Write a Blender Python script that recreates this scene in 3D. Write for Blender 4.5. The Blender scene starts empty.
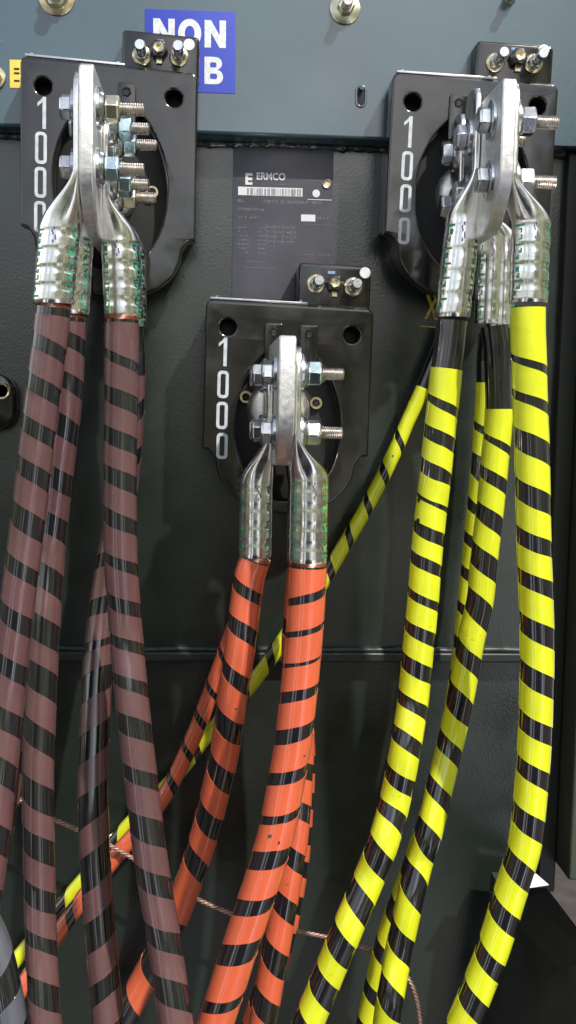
import bpy, bmesh, math, random
from mathutils import Vector, Matrix, noise
random.seed(7)
PI = math.pi
sc = bpy.context.scene
COL = sc.collection
# ------------------------------------------------------------------ camera
F = 1100.0; W, H = 576, 1024; DIST = 1.10
YAW, PITCH, ROLL = math.atan(77/1100), math.atan(106/1103), 0.019
cam_d = bpy.data.cameras.new('camera'); cam = bpy.data.objects.new('camera', cam_d); COL.objects.link(cam)
R = Matrix.Rotation(-YAW, 3, 'Z') @ Matrix.Rotation(PI/2-PITCH, 3, 'X') @ Matrix.Rotation(ROLL, 3, 'Z')
CAM = Vector((0, -DIST, 1.30))
cam.matrix_world = Matrix.Translation(CAM) @ R.to_4x4()
cam_d.sensor_fit = 'VERTICAL'; cam_d.sensor_height = 36; cam_d.lens = 36*F/H
cam_d.clip_start = 0.05; cam_d.clip_end = 2000
sc.camera = cam
# ------------------------------------------------------------------ light
SUN_EL, SUN_AZ = math.radians(46), math.radians(32)      # az: to the right of straight behind the viewer
sd = Vector((math.sin(SUN_AZ)*math.cos(SUN_EL), -math.cos(SUN_AZ)*math.cos(SUN_EL), math.sin(SUN_EL)))
sl = bpy.data.lights.new('sun', 'SUN'); sl.energy = 3.7; sl.angle = math.radians(1.5); sl.color = (1, .95, .87)
so = bpy.data.objects.new('sun', sl); COL.objects.link(so); so.rotation_euler = sd.to_track_quat('Z', 'Y').to_euler()
sc.view_settings.view_transform = 'Standard'; sc.view_settings.look = 'None'
sc.view_settings.exposure = 0.38; sc.view_settings.gamma = 1
wd = bpy.data.worlds.new('World'); sc.world = wd; wd.use_nodes = True
def N(nt, t, **k):
    n = nt.nodes.new(t)
    for a, v in k.items():
        if a.startswith('i_'):
            key = a[2:]; key = int(key) if key.isdigit() else key.replace('_', ' ')
            n.inputs[key].default_value = v
        else: setattr(n, a, v)
    return n
def ramp(nt, stops, mode='LINEAR'):
    cr = N(nt, 'ShaderNodeValToRGB'); e = cr.color_ramp.elements; cr.color_ramp.interpolation = mode
    while len(e) < len(stops): e.new(.5)
    for k, (p, c) in enumerate(stops): e[k].position = p; e[k].color = (*c, 1)
    return cr
def build_world():
    nt = wd.node_tree; nt.nodes.clear(); L = nt.links.new
    def math_(op, a, b=None):
        n = N(nt, 'ShaderNodeMath', operation=op)
        for k, v in enumerate((a, b)):
            if v is None: continue
            if isinstance(v, (int, float)): n.inputs[k].default_value = v
            else: L(v, n.inputs[k])
        return n.outputs[0]
    def mrange(v, a, b, c, d):
        n = N(nt, 'ShaderNodeMapRange'); L(v, n.inputs[0])
        for i, q in zip(range(1, 5), (a, b, c, d)): n.inputs[i].default_value = q
        return n.outputs[0]
    out = N(nt, 'ShaderNodeOutputWorld')
    sky = N(nt, 'ShaderNodeTexSky', sky_type='NISHITA', sun_disc=False)
    sky.sun_elevation = SUN_EL; sky.sun_rotation = math.atan2(sd.x, sd.y)
    b1 = N(nt, 'ShaderNodeBackground', i_Strength=0.12); hs = N(nt, 'ShaderNodeHueSaturation', i_Saturation=.62); L(sky.outputs[0], hs.inputs['Color']); L(hs.outputs[0], b1.inputs[0])
    tc = N(nt, 'ShaderNodeTexCoord'); sep = N(nt, 'ShaderNodeSeparateXYZ'); L(tc.outputs['Generated'], sep.inputs[0])
    X, Z = sep.outputs[0], sep.outputs[2]
    # surroundings, seen only as light and reflections: a belt of trees (taller to the right) and the yard
    mp = N(nt, 'ShaderNodeMapping'); mp.inputs['Scale'].default_value = (1, 1, .35); L(tc.outputs['Generated'], mp.inputs[0])
    n1 = N(nt, 'ShaderNodeTexNoise', i_Scale=4.5, i_Detail=7.0, i_Roughness=.7); L(mp.outputs[0], n1.inputs[0])
    h = math_('ADD', mrange(n1.outputs['Fac'], .3, .7, -.02, .26), mrange(X, .12, .45, 0, .28))
    m = mrange(math_('SUBTRACT', h, Z), -.02, .03, 0, 1)
    n2 = N(nt, 'ShaderNodeTexNoise', i_Scale=9.0, i_Detail=5.0); L(tc.outputs['Generated'], n2.inputs[0])
    cr = ramp(nt, [(.36, (.02, .03, .012)), (.52, (.13, .145, .085)), (.66, (.75, .78, .48))]); L(n2.outputs['Fac'], cr.inputs[0])
    b2 = N(nt, 'ShaderNodeBackground', i_Strength=.9); L(cr.outputs[0], b2.inputs[0])
    # white cloud layer added low over the trees to brighten the metal lugs
    nc = N(nt, 'ShaderNodeTexNoise', i_Scale=2.2, i_Detail=6.0); L(mp.outputs[0], nc.inputs[0])
    bc = N(nt, 'ShaderNodeBackground', i_Strength=1.75); bc.inputs[0].default_value = (1, .98, .95, 1)
    cf = math_('MULTIPLY', mrange(nc.outputs['Fac'], .42, .62, .0, .9), mrange(Z, .25, .7, 1, .25))
    xc = N(nt, 'ShaderNodeMixShader'); L(cf, xc.inputs[0]); L(b1.outputs[0], xc.inputs[1]); L(bc.outputs[0], xc.inputs[2])
    # the yard: dark close behind the viewer, added bright strips that streak the cables
    mg = N(nt, 'ShaderNodeMapping'); mg.inputs['Scale'].default_value = (1, 1, .25); L(tc.outputs['Generated'], mg.inputs[0])
    n3 = N(nt, 'ShaderNodeTexNoise', i_Scale=3.0, i_Detail=4.0); L(mg.outputs[0], n3.inputs[0])
    t = math_('ADD', mrange(X, -1, 1, 0, 1), mrange(n3.outputs['Fac'], .3, .7, -.035, .035))
    K = (.018, .016, .014)
    cg = ramp(nt, [(0, (.10, .09, .08)), (.13, K), (.17, (1.5, 1.4, 1.35)), (.20, (.10, .09, .09)), (.28, K), (.31, (1.4, 1.5, 1.8)), (.345, (.12, .12, .14)), (.36, K), (.64, K), (.685, (.15, .16, .2)),
                  (.70, (2.2, 2.4, 2.9)), (.735, (1.8, 2.0, 2.5)), (.75, (.05, .05, .05)), (.77, (.06, .055, .05)), (.79, (2.3, 2.0, 1.9)), (.81, (.2, .17, .15)), (.92, (.16, .14, .11)), (1, (.12, .1, .09))])
    L(t, cg.inputs[0])
    far = ramp(nt, [(0, (.16, .14, .13)), (.13, (.06, .055, .05)), (.165, (1.4, 1.3, 1.25)), (.19, (.06, .055, .05)), (.28, (.04, .04, .04)), (.31, (1.2, 1.3, 1.6)), (.335, (.04, .04, .04)), (.41, (.05, .055, .035)), (.43, (.14, .14, .10)), (.46, (.05, .055, .035)), (.50, (.06, .065, .04)), (.53, (.20, .22, .15)), (.575, (.30, .32, .24)),
                  (.59, (.75, .74, .70)), (.635, (.85, .84, .82)), (.66, (1.4, 1.45, 1.5)), (.71, (.9, .95, 1.15)), (.725, (.04, .038, .035)), (.775, (.04, .038, .035)), (.79, (1.9, 1.7, 1.6)), (.805, (.06, .055, .05)), (1, (.14, .12, .11))])
    L(t, far.inputs[0]); gx = N(nt, 'ShaderNodeMix', data_type='RGBA'); L(mrange(Z, -.25, -.15, 0, 1), gx.inputs[0]); L(cg.outputs[0], gx.inputs[6]); L(far.outputs[0], gx.inputs[7])
    b3 = N(nt, 'ShaderNodeBackground', i_Strength=.9); L(gx.outputs[2], b3.inputs[0])
    gm = mrange(Z, -.12, -.02, 1, 0)
    x1 = N(nt, 'ShaderNodeMixShader'); L(m, x1.inputs[0]); L(xc.outputs[0], x1.inputs[1]); L(b2.outputs[0], x1.inputs[2])
    x2 = N(nt, 'ShaderNodeMixShader'); L(gm, x2.inputs[0]); L(x1.outputs[0], x2.inputs[1]); L(b3.outputs[0], x2.inputs[2])
    L(x2.outputs[0], out.inputs[0])
build_world()
# ------------------------------------------------------------------ measuring helpers
def P(px, py, d):
    """world point, d metres in front of the tank wall, measured off the photograph"""
    v = R @ Vector(((px-W/2)/F, -(py-H/2)/F, -1))
    return CAM + v*((DIST-d)/v.y)
def MM(px, d): return px*(DIST-d)/F          # picture pixels at depth d -> metres
# ------------------------------------------------------------------ materials
MATS = {}
def mat(name, col, rough=.5, metal=0, bump=0, bscale=200, coat=0, var=0, vscale=30, ior=1.5, rvar=0, stretch=(1,1,1), col2=None, coatr=.08, bdist=.001, speck=None, sscale=260, sthr=.70):
    if name in MATS: return MATS[name]
    m = bpy.data.materials.new(name); m.use_nodes = True; nt = m.node_tree; L = nt.links.new
    b = nt.nodes['Principled BSDF']
    b.inputs['Roughness'].default_value = rough; b.inputs['Metallic'].default_value = metal; b.inputs['IOR'].default_value = ior
    b.inputs['Coat Weight'].default_value = coat; b.inputs['Coat Roughness'].default_value = coatr
    tc = N(nt, 'ShaderNodeTexCoord'); mp = N(nt, 'ShaderNodeMapping'); mp.inputs['Scale'].default_value = stretch
    L(tc.outputs['Object'], mp.inputs[0])
    c = (*col, 1); b.inputs['Base Color'].default_value = c
    nz = N(nt, 'ShaderNodeTexNoise', i_Scale=vscale, i_Detail=6.0, i_Roughness=.6); L(mp.outputs[0], nz.inputs[0])
    if var or col2:
        mx = N(nt, 'ShaderNodeMix', data_type='RGBA')
        lo = col2 if col2 else tuple(x*(1-var) for x in col)
        hi = col if col2 else tuple(min(1, x*(1+var)) for x in col)
        mx.inputs[6].default_value = (*lo, 1); mx.inputs[7].default_value = (*hi, 1)
        mr = N(nt, 'ShaderNodeMapRange'); L(nz.outputs['Fac'], mr.inputs[0]); mr.inputs[1].default_value = .35; mr.inputs[2].default_value = .65
        L(mr.outputs[0], mx.inputs[0]); L(mx.outputs[2], b.inputs['Base Color'])
    if speck:
        src = b.inputs['Base Color'].links[0].from_socket if b.inputs['Base Color'].links else None
        ns = N(nt, 'ShaderNodeTexNoise', i_Scale=sscale, i_Detail=3.0); L(tc.outputs['Object'], ns.inputs[0])
        nl = N(nt, 'ShaderNodeTexNoise', i_Scale=sscale*.09, i_Detail=2.0); L(tc.outputs['Object'], nl.inputs[0])
        ad = N(nt, 'ShaderNodeMath', operation='MULTIPLY_ADD'); L(nl.outputs['Fac'], ad.inputs[0]); ad.inputs[1].default_value = .35; L(ns.outputs['Fac'], ad.inputs[2])
        ms = N(nt, 'ShaderNodeMapRange'); L(ad.outputs[0], ms.inputs[0])
        for i, v in zip(range(1, 5), (sthr+.14, sthr+.20, 0, .75)): ms.inputs[i].default_value = v
        mz = N(nt, 'ShaderNodeMix', data_type='RGBA'); L(ms.outputs[0], mz.inputs[0]); mz.inputs[6].default_value = c; mz.inputs[7].default_value = (*speck, 1)
        if src: L(src, mz.inputs[6])
        L(mz.outputs[2], b.inputs['Base Color'])
    if rvar:
        nr = N(nt, 'ShaderNodeTexNoise', i_Scale=vscale*1.7, i_Detail=5.0); L(mp.outputs[0], nr.inputs[0])
        mr = N(nt, 'ShaderNodeMapRange'); L(nr.outputs['Fac'], mr.inputs[0])
        for i, v in zip(range(1, 5), (.3, .7, max(.02, rough-rvar), rough+rvar)): mr.inputs[i].default_value = v
        L(mr.outputs[0], b.inputs['Roughness'])
    if bump:
        nb = N(nt, 'ShaderNodeTexNoise', i_Scale=bscale, i_Detail=2.5); L(mp.outputs[0], nb.inputs[0])
        bp = N(nt, 'ShaderNodeBump', i_Strength=bump, i_Distance=bdist); L(nb.outputs['Fac'], bp.inputs['Height'])
        L(bp.outputs[0], b.inputs['Normal']); 
        if coat: L(bp.outputs[0], b.inputs['Coat Normal'])
    MATS[name] = m; return m
M_wall = mat('green_tank_paint', (.0115, .0170, .0138), .24, speck=(.06,.06,.05), sscale=420, sthr=.75, bump=.11, bscale=360, ior=1.85, var=.15, vscale=8, rvar=.08, bdist=.0011)
M_upper = mat('upper_panel_sky_tint', (.040, .077, .098), .19, speck=(.15,.16,.16), sscale=300, sthr=.76, bump=.06, bscale=160, ior=1.9, var=.12, vscale=6, rvar=.07)  # blue of the reflected sky is mixed into this base colour
M_seam = mat('seam_paint', (.016, .022, .022), .42, ior=1.5, bump=.1)
M_dark = mat('dark_recess_paint', (.015, .018, .014), .4, ior=1.45, bump=.1)
M_flange = mat('side_wall_paint', (.045, .05, .035), .42, bump=.15, var=.15, vscale=10)
M_hous = mat('black_moulding', (.011, .0095, .0095), .13, speck=(.07,.065,.06), sscale=500, sthr=.76, bump=.10, bscale=14, ior=1.75, var=.2, vscale=14, rvar=.06, bdist=.014)
M_rec = mat('black_recess', (.003, .003, .003), .6, bump=.2, bscale=60)
M_hole = mat('bored_hole', (.004, .004, .004), .7)
M_white = mat('white_paint', (.62, .66, .68), .5, var=.15, vscale=300)
M_digit = mat('digit_paint', (.50, .55, .59), .55, var=.18, vscale=120)
M_tin = mat('tinned_copper', (.88, .87, .85), .20, 1, bump=.10, bscale=120, var=.08, vscale=60, rvar=.08, bdist=.0012)
M_blade = mat('cast_tin', (.88, .87, .85), .45, 1, bump=.25, bscale=700, var=.1, vscale=120, rvar=.1, bdist=.0006)
M_zinc = mat('zinc_steel', (.66, .68, .70), .22, 1, bump=.08, bscale=300, var=.12, vscale=80)
M_bzinc = mat('blue_zinc', (.58, .72, .76), .2, 1, bump=.08, bscale=300, var=.15, vscale=80)
M_yzinc = mat('yellow_zinc', (.72, .70, .52), .28, 1, bump=.08, bscale=300, var=.2, vscale=80)
M_thread = mat('thread_steel', (.60, .54, .50), .3, 1, var=.2, vscale=200)
M_brass = mat('brass', (.74, .64, .42), .28, 1, var=.15, vscale=150)
M_copper = mat('copper_wire', (.62, .36, .26), .4, 1, var=.4, vscale=300)
M_cwire = mat('weathered_copper', (.42, .27, .22), .45, .6, var=.3, vscale=200)
M_green = mat('green_ink', (.02, .26, .13), .45)
M_purple = mat('purple_ink', (.12, .06, .22), .45)
M_blue = mat('blue_vinyl', (.035, .06, .42), .38, var=.08, vscale=20)
M_yellab = mat('yellow_label', (.75, .60, .10), .5, var=.1)
M_ystencil = mat('yellow_paint', (.55, .40, .05), .6, var=.3, vscale=200)
M_name = mat('nameplate_metal', (.062, .060, .075), .34, .1, var=.2, vscale=15, rvar=.08)
M_nametx = mat('nameplate_print', (.20, .20, .22), .4, .1)
M_namelt = mat('nameplate_bright', (.62, .63, .64), .4, .1)
M_jacket = mat('black_jacket', (.010, .010, .012), .13, coat=1, coatr=.04, bump=.12, bscale=70, ior=1.6, rvar=.06, vscale=60, stretch=(1,1,.25), bdist=.0015)
TK = dict(speck=(.02,.018,.016), sscale=330, sthr=.775, bump=.22, bscale=70, ior=1.5, stretch=(1,1,.35), bdist=.0010, coat=.9, coatr=.07)
M_brown = mat('brown_tape', (.104, .050, .051), .30, var=.13, vscale=45, rvar=.06, **TK)
M_orange = mat('orange_tape', (.64, .118, .050), .30, var=.07, vscale=45, rvar=.06, **TK)
M_yellow = mat('yellow_tape', (.66, .71, .016), .30, var=.10, vscale=45, rvar=.06, **TK)
M_grey = mat('grey_tape', (.075, .08, .10), .4, var=.08, vscale=45, **TK)
M_conc = mat('concrete_ground', (.05, .04, .032), .9, bump=.4, bscale=40, var=.25, vscale=12)
M_sill = mat('sill_paint', (.028, .032, .030), .5, bump=.15, var=.2, vscale=15)
# ------------------------------------------------------------------ object helpers
def tag(o, label=None, cat=None, group=None, kind=None):
    if label: o['label'] = label
    if cat: o['category'] = cat
    if group: o['group'] = group
    if kind: o['kind'] = kind
    return o
def thing(name, loc, label, cat, group=None):
    o = bpy.data.objects.new(name, None); COL.objects.link(o); o.location = loc; o.empty_display_size = .02
    o['org'] = list(loc); return tag(o, label, cat, group)
class MB:
    def __init__(s): s.v = []; s.f = []
    def add(s, vs, fs):
        n = len(s.v); s.v += [Vector(v) for v in vs]; s.f += [[i+n for i in f] for f in fs]; return s
    def box(s, c, h, ax=None):
        ax = ax or (Vector((1,0,0)), Vector((0,1,0)), Vector((0,0,1)))
        vs = [Vector(c)+ax[0]*h[0]*a+ax[1]*h[1]*b+ax[2]*h[2]*d for a in (-1,1) for b in (-1,1) for d in (-1,1)]
        return s.add(vs, [(0,1,3,2),(4,6,7,5),(0,4,5,1),(2,3,7,6),(0,2,6,4),(1,5,7,3)])
    def lathe(s, c, axis, prof, n=24, rot=0, cap=True):
        axis = Vector(axis).normalized(); u = axis.orthogonal().normalized()
        if abs(axis.x) > .9: u = Vector((0,0,1)) - axis*axis.z; u.normalize()
        w = axis.cross(u); vs = []; fs = []
        for (t, r) in prof:
            for k in range(n):
                a = rot+2*PI*k/n; vs.append(Vector(c)+axis*t+(u*math.cos(a)+w*math.sin(a))*r)
        for i in range(len(prof)-1):
            for k in range(n): fs.append((i*n+k, i*n+(k+1)%n, (i+1)*n+(k+1)%n, (i+1)*n+k))
        if cap: fs.append(tuple(range(n))[::-1]); fs.append(tuple((len(prof)-1)*n+k for k in range(n)))
        return s.add(vs, fs)
    def grid(s, rows, closed=True, cap=False):
        n = len(rows[0]); vs = [p for r in rows for p in r]; fs = []
        for i in range(len(rows)-1):
            for k in range(n if closed else n-1): fs.append((i*n+k, i*n+(k+1)%n, (i+1)*n+(k+1)%n, (i+1)*n+k))
        if cap: fs.append(tuple(range(n))[::-1]); fs.append(tuple((len(rows)-1)*n+k for k in range(n)))
        return s.add(vs, fs)
    def curve(s, loops, depth, bevel, M):
        """flat outline (first loop) with holes (others), thickness from z=0 to depth, in frame M"""
        cu = bpy.data.curves.new('tmp', 'CURVE'); cu.dimensions = '2D'; cu.fill_mode = 'BOTH'
        cu.extrude = max(depth/2-bevel, 1e-5); cu.bevel_depth = bevel; cu.bevel_resolution = 2; cu.offset = -bevel
        for lp in loops:
            sp = cu.splines.new('POLY'); sp.points.add(len(lp)-1)
            for i, p in enumerate(lp): sp.points[i].co = (p[0], p[1], 0, 1)
            sp.use_cyclic_u = True
        s.obdata(cu, M @ Matrix.Translation((0, 0, depth/2))); return s
    def obdata(s, data, M):
        ob = bpy.data.objects.new('tmp', data); COL.objects.link(ob)
        dg = bpy.context.evaluated_depsgraph_get(); dg.update()
        me = bpy.data.meshes.new_from_object(ob.evaluated_get(dg))
        s.add([M @ v.co for v in me.vertices], [tuple(p.vertices) for p in me.polygons])
        bpy.data.objects.remove(ob); bpy.data.meshes.remove(me); bpy.data.curves.remove(data)
    def build(s, name, m, parent=None, smooth=35, bevel=0, seg=2, loc=None, wn=False):
        org = Vector(parent['org']) if parent is not None else Vector(loc or (0,0,0))
        me = bpy.data.meshes.new(name); me.from_pydata([v-org for v in s.v], [], s.f)
        bm = bmesh.new(); bm.from_mesh(me); bmesh.ops.remove_doubles(bm, verts=bm.verts, dist=1e-6)
        bmesh.ops.recalc_face_normals(bm, faces=bm.faces)
        bm.to_mesh(me); bm.free()
        o = bpy.data.objects.new(name, me); COL.objects.link(o); me.materials.append(m)
        if smooth:
            for p in me.polygons: p.use_smooth = True
            me.set_sharp_from_angle(angle=math.radians(smooth))
        if bevel:
            b = o.modifiers.new('bevel', 'BEVEL'); b.width = bevel; b.segments = seg; b.limit_method = 'ANGLE'; b.angle_limit = math.radians(35)
        if wn:
            q = o.modifiers.new('normals', 'WEIGHTED_NORMAL'); q.keep_sharp = True; q.weight = 100
        if parent is not None: o.parent = parent
        else: o.location = org
        o['org'] = list(org); return o
def rrect(x0, y0, x1, y1, r, n=5):
    pts = []
    for cx, cy, a0 in ((x1-r, y1-r, 0), (x0+r, y1-r, 90), (x0+r, y0+r, 180), (x1-r, y0+r, 270)):
        for k in range(n+1):
            a = math.radians(a0+90*k/n); pts.append((cx+r*math.cos(a), cy+r*math.sin(a)))
    return pts
def ell(cx, cy, rx, ry, n=40): return [(cx+rx*math.cos(2*PI*k/n), cy+ry*math.sin(2*PI*k/n)) for k in range(n)]
def frame(o, ux, uy):
    ux = ux.normalized(); uz = Vector((0,-1,0)); uy = uz.cross(ux).normalized() if uy is None else uy.normalized()
    M = Matrix((ux, uy, uz)).transposed().to_4x4(); M.translation = o; return M
def wallframe(px, py, d, px2, py2):
    a = P(px, py, d); b = P(px2, py2, d); return frame(a, b-a, None), (b-a).length
FONTW = {}
def text(mb, s, M, w, h, bold=0.0):
    """lettering filling a w x h box whose lower left corner is the frame origin"""
    cu = bpy.data.curves.new('t', 'FONT'); cu.body = s; cu.extrude = .012; cu.offset = bold; cu.resolution_u = 4
    t = MB(); t.obdata(cu, Matrix.Identity(4))
    x0 = min(v.x for v in t.v); x1 = max(v.x for v in t.v); y0 = min(v.y for v in t.v); y1 = max(v.y for v in t.v)
    vs = [M @ Vector(((v.x-x0)/(x1-x0)*w, (v.y-y0)/(y1-y0)*h, .0002+(v.z+.012)*.008)) for v in t.v]
    mb.add(vs, t.f)
def poly_prism(mb, pts, thick):
    """closed polygon of world points, thickened backwards (away from the viewer)"""
    n = len(pts); b = [p+Vector((0, thick, 0)) for p in pts]
    mb.add(list(pts)+b, [tuple(range(n)), tuple(range(2*n-1, n-1, -1))]+[(i, (i+1) % n, (i+1) % n+n, i+n) for i in range(n)])
# ------------------------------------------------------------------ the setting: ground and tank
gz = CAM.z-1.62
g = MB(); g.add([(-3,-.9,gz),(3,-.9,gz),(3,3,gz),(-3,3,gz)], [(0,1,2,3)])
tag(g.build('ground', M_conc, smooth=0), kind='structure')
X0, X1 = P(-260, 500, 0).x, P(563, 640, 0).x
tank = thing('transformer_tank', (0, 0, gz), 'dark green painted steel transformer tank wall behind all the cables, with sky-tinted upper panel', 'transformer tank')
ztop0 = P(300, 145, 0).z; zr = P(300, 655, 0).z; ztop = P(300, -260, 0).z
UD = .030
m = MB(); m.box(((X0+X1)/2, .02, (ztop0+zr)/2), ((X1-X0)/2, .02, (ztop0-zr)/2)); m.build('wall_panel', M_wall, tank, bevel=.003)
m = MB(); m.box(((X0+X1)/2, .034, (zr+gz)/2-.004), ((X1-X0)/2, .02, (zr-gz)/2-.004)); m.build('lower_panel', M_wall, tank)
m = MB(); m.box(((X0+X1)/2, .055, ztop0+.012), ((X1-X0)/2, .012, .03)); m.build('recess_strip', M_dark, tank)
zu = P(300, 137, UD).z
def slab(mb, x0, x1, za, zb, d0, d1):
    mb.box(((x0+x1)/2, -(d0+d1)/2, (za+zb)/2), ((x1-x0)/2, abs(d1-d0)/2, abs(zb-za)/2)); return mb
slab(MB(), X0, X1+.05, zu, ztop, UD, -.02).build('upper_panel', M_upper, tank, bevel=.003, seg=3)
# weld bead under the upper panel and the horizontal seam of the lower panel
def bead(name, x0, x1, z, d, r, m_, amp=.35, n=260):
    rows = []
    for i in range(n+1):
        x = x0+(x1-x0)*i/n; q = 1+amp*noise.noise(Vector((x*160, z*30, 0)))
        zz = z+.0012*noise.noise(Vector((x*22, 5, z)))
        rows.append([Vector((x, -d-math.sin(a)*r*q, zz+math.cos(a)*r*q)) for a in [2*PI*k/10 for k in range(10)]])
    MB().grid(rows).build(name, m_, tank, smooth=60)
bead('weld_bead', X0, X1, ztop0-.001, .0, .0040, M_wall, .6)
slab(MB(), X0, X1, zr+.004, zr-.006, .007, -.02).build('seam_ledge', M_seam, tank, bevel=.002)
bead('weld_bead', X0, X1, zr+.006, .002, .0034, M_seam, .3)
# side wall of the cable compartment on the right
side = MB()
zs_b = P(566, 868, .02).z
slab(side, X1, X1+.012, ztop0+.02, zs_b, .0, .05); side.build('side_wall', M_flange, tank, bevel=.002)
slab(MB(), X1-.020, X1-.001, ztop0, zs_b-.03, -.02, .012).build('corner_strip', M_dark, tank, bevel=.002)
# sill box across the bottom right
sill = thing('compartment_sill', P(560, 1000, .1), 'dark sloping sill box low in the right corner beyond the last yellow cable', 'sill')
m = MB(); a = [P(496,880,.03), P(545,886,.03), P(600,965,.20), P(600,1120,.20), P(470,1120,.05)]
poly_prism(m, a, .02); m.build('front_panel', M_sill, sill, bevel=.003)
zt_ = P(288, 1100, .0).z
m = MB(); m.box(((X0+P(700,900,.1).x)/2, -.29, zt_-.02), ((P(700,900,.1).x-X0)/2, .30, .012)); m.build('added_shade_tray', M_sill, sill, bevel=.003)  # unseen tray, added to keep ground light off the lower cables and wall
m = MB(); poly_prism(m, [P(490,893,.052), P(546,887,.052), P(560,905,.08), P(610,972,.205), P(610,1030,.205), P(536,930,.06)], .004); m.build('top_flange', M_sill, sill, bevel=.002)
m = MB(); poly_prism(m, [P(500,871,.052), P(535,873,.052), P(549,885,.066), P(497,893,.072)], .002)  # white sheet stands in for bright ground showing through the gap
tag(m.build('sunlit_gap_sheet', M_white, None, smooth=0, loc=P(520,880,.012)), 'white sheet standing in for sunlit ground seen past the rightmost yellow cable above the sill', 'gap sheet')
# ------------------------------------------------------------------ stickers, plates and fittings on the tank
def decal(mb, px0, py0, px1, py1, d, slope=.035, th=.0006, rr=0):
    M, w = wallframe(px0, py1, d, px1, py1+(px1-px0)*slope); h = MM(py1-py0, d)
    mb.curve([rrect(0, 0, w, h, max(rr, .0004), 3)], th, .0001, M); return M, w, h
st = thing('safety_sticker', P(190, 54, UD), 'blue sticker with bold white NON PCB lettering on the upper panel', 'sticker')
m = MB(); M_, w_, h_ = decal(m, 145, 15, 235, 91, UD, .03); m.build('vinyl', M_blue, st)
def glyph(ch):
    if ch == 'N': return [[(0,0),(0,1),(.30,1),(.70,.45),(.70,1),(1,1),(1,0),(.70,0),(.30,.55),(.30,0)]]
    if ch == 'O': return [ell(.5,.5,.54,.52,32), ell(.5,.5,.23,.27,32)]
    if ch == 'P': return [[(0,0),(0,1)]+[(.55+.42*math.sin(a),.68+.32*math.cos(a)) for a in [PI*k/10 for k in range(11)]]+[(.30,.36),(.30,0)], rrect(.29,.57,.66,.79,.10)]
    if ch == 'B': return [[(0,0),(0,1)]+[(.58+.36*math.sin(a),.76+.24*math.cos(a)) for a in [PI*k/10 for k in range(10)]]+[(.60+.40*math.sin(a),.27+.27*math.cos(a)) for a in [.45+(PI-.45)*k/10 for k in range(11)]], rrect(.29,.61,.64,.80,.08), rrect(.29,.19,.68,.39,.09)]
    a0 = .75; out = [(.5+.52*math.cos(a),.5+.52*math.sin(a)) for a in [a0+(2*PI-2*a0)*k/24 for k in range(25)]]
    return [out+[(.5+.22*math.cos(a),.5+.26*math.sin(a)) for a in [2*PI-a0-(2*PI-2*a0)*k/24 for k in range(25)]]]
m = MB()
for word, yb in (('NON', 42), ('PCB', 8)):
    for k, ch in enumerate(word):
        Mx = M_ @ Matrix.Translation((MM(8+24.5*k,UD), MM(yb,UD), .0006)); gw, gh = MM(20.5 if ch != 'B' else 18,UD), MM(25.5,UD)
        m.curve([[(x*gw, y*gh) for x, y in lp] for lp in glyph(ch)], .0003, .00002, Mx)
m.build('lettering', M_white, st, smooth=0)
yl = thing('caution_label', P(14, 76, UD), 'small yellow label half hidden behind the left housing edge', 'label')
m = MB(); M_, w_, h_ = decal(m, 10, 62, 24, 88, UD, .03); m.build('vinyl', M_yellab, yl)
m = MB()
for q in (6, 13, 17): m.curve([rrect(.004, MM(q,UD), .009, MM(q+1.5,UD), .0003, 2)], .0004, .0001, M_ @ Matrix.Translation((0,0,.0007)))
m.build('print', M_dark, yl)
xm = MB(); Mx, w_ = wallframe(424, 319, 0, 440, 320); text(xm, 'X', Mx, MM(14,0), MM(24,0), .02)
xm.curve([rrect(-.004, -.008, .012, -.0068, .0004, 2)], .0004, .0001, Mx)
tag(xm.build('stencil_mark', M_ystencil, None, smooth=0, loc=P(432,305,0)), 'yellow letter X painted on the tank below the right housing', 'painted mark')
# nameplate
npl = thing('nameplate', P(280, 220, 0), 'dark grey metal nameplate reading ERMCO with a white barcode', 'nameplate')
m = MB(); Mn, wn, hn = decal(m, 232, 151, 331, 300, 0, .02, .0012, .002); 
def NP(x, y): return (MM(x-232, 0), MM(300-y, 0))
Mt = Mn @ Matrix.Translation((0, 0, .0012))
m.build('plate', M_name, npl)
def strip(mb, x0, y0, x1, y1, lift=0):
    a = NP(x0, y1); b = NP(x1, y0); mb.curve([[(a[0],a[1]),(b[0],a[1]),(b[0],b[1]),(a[0],b[1])]], .00025, .00002, Mt @ Matrix.Translation((0,0,lift)))
def tx(mb, s, x0, y0, x1, y1, bold=0):
    a = NP(x0, y1); text(mb, s, Mt @ Matrix.Translation((a[0], a[1], 0)), MM(x1-x0,0), MM(y1-y0,0), bold)
m = MB(); tx(m, 'E', 244, 178, 251, 189, .04); m.build('logo_letter', M_namelt, npl, smooth=0)
m = MB(); tx(m, 'ERMCO', 255, 177, 283, 184, .02); m.build('brand_lettering', M_namelt, npl, smooth=0)
m = MB(); strip(m, 237, 191, 300, 199); m.build('barcode_label', M_namelt, npl, smooth=0)
m = MB(); x = 246.
while x < 298:
    w = random.choice((.35, .5, .8)); strip(m, x, 192, x+w, 198.4, .0004); x += w+random.choice((.5, .8, 1.6))
m.build('barcode', M_nametx, npl, smooth=0)
m = MB(); strip(m, 299, 216, 313, 222.5); c = NP(313.5, 195.5); m.curve([ell(c[0], c[1], .0037, .0037, 24)], .00025, .00002, Mt); strip(m, 305, 201.2, 329, 201.8)
m.build('white_stamp', M_namelt, npl, smooth=0)
m = MB(); rnd = random.Random(3)
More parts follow.
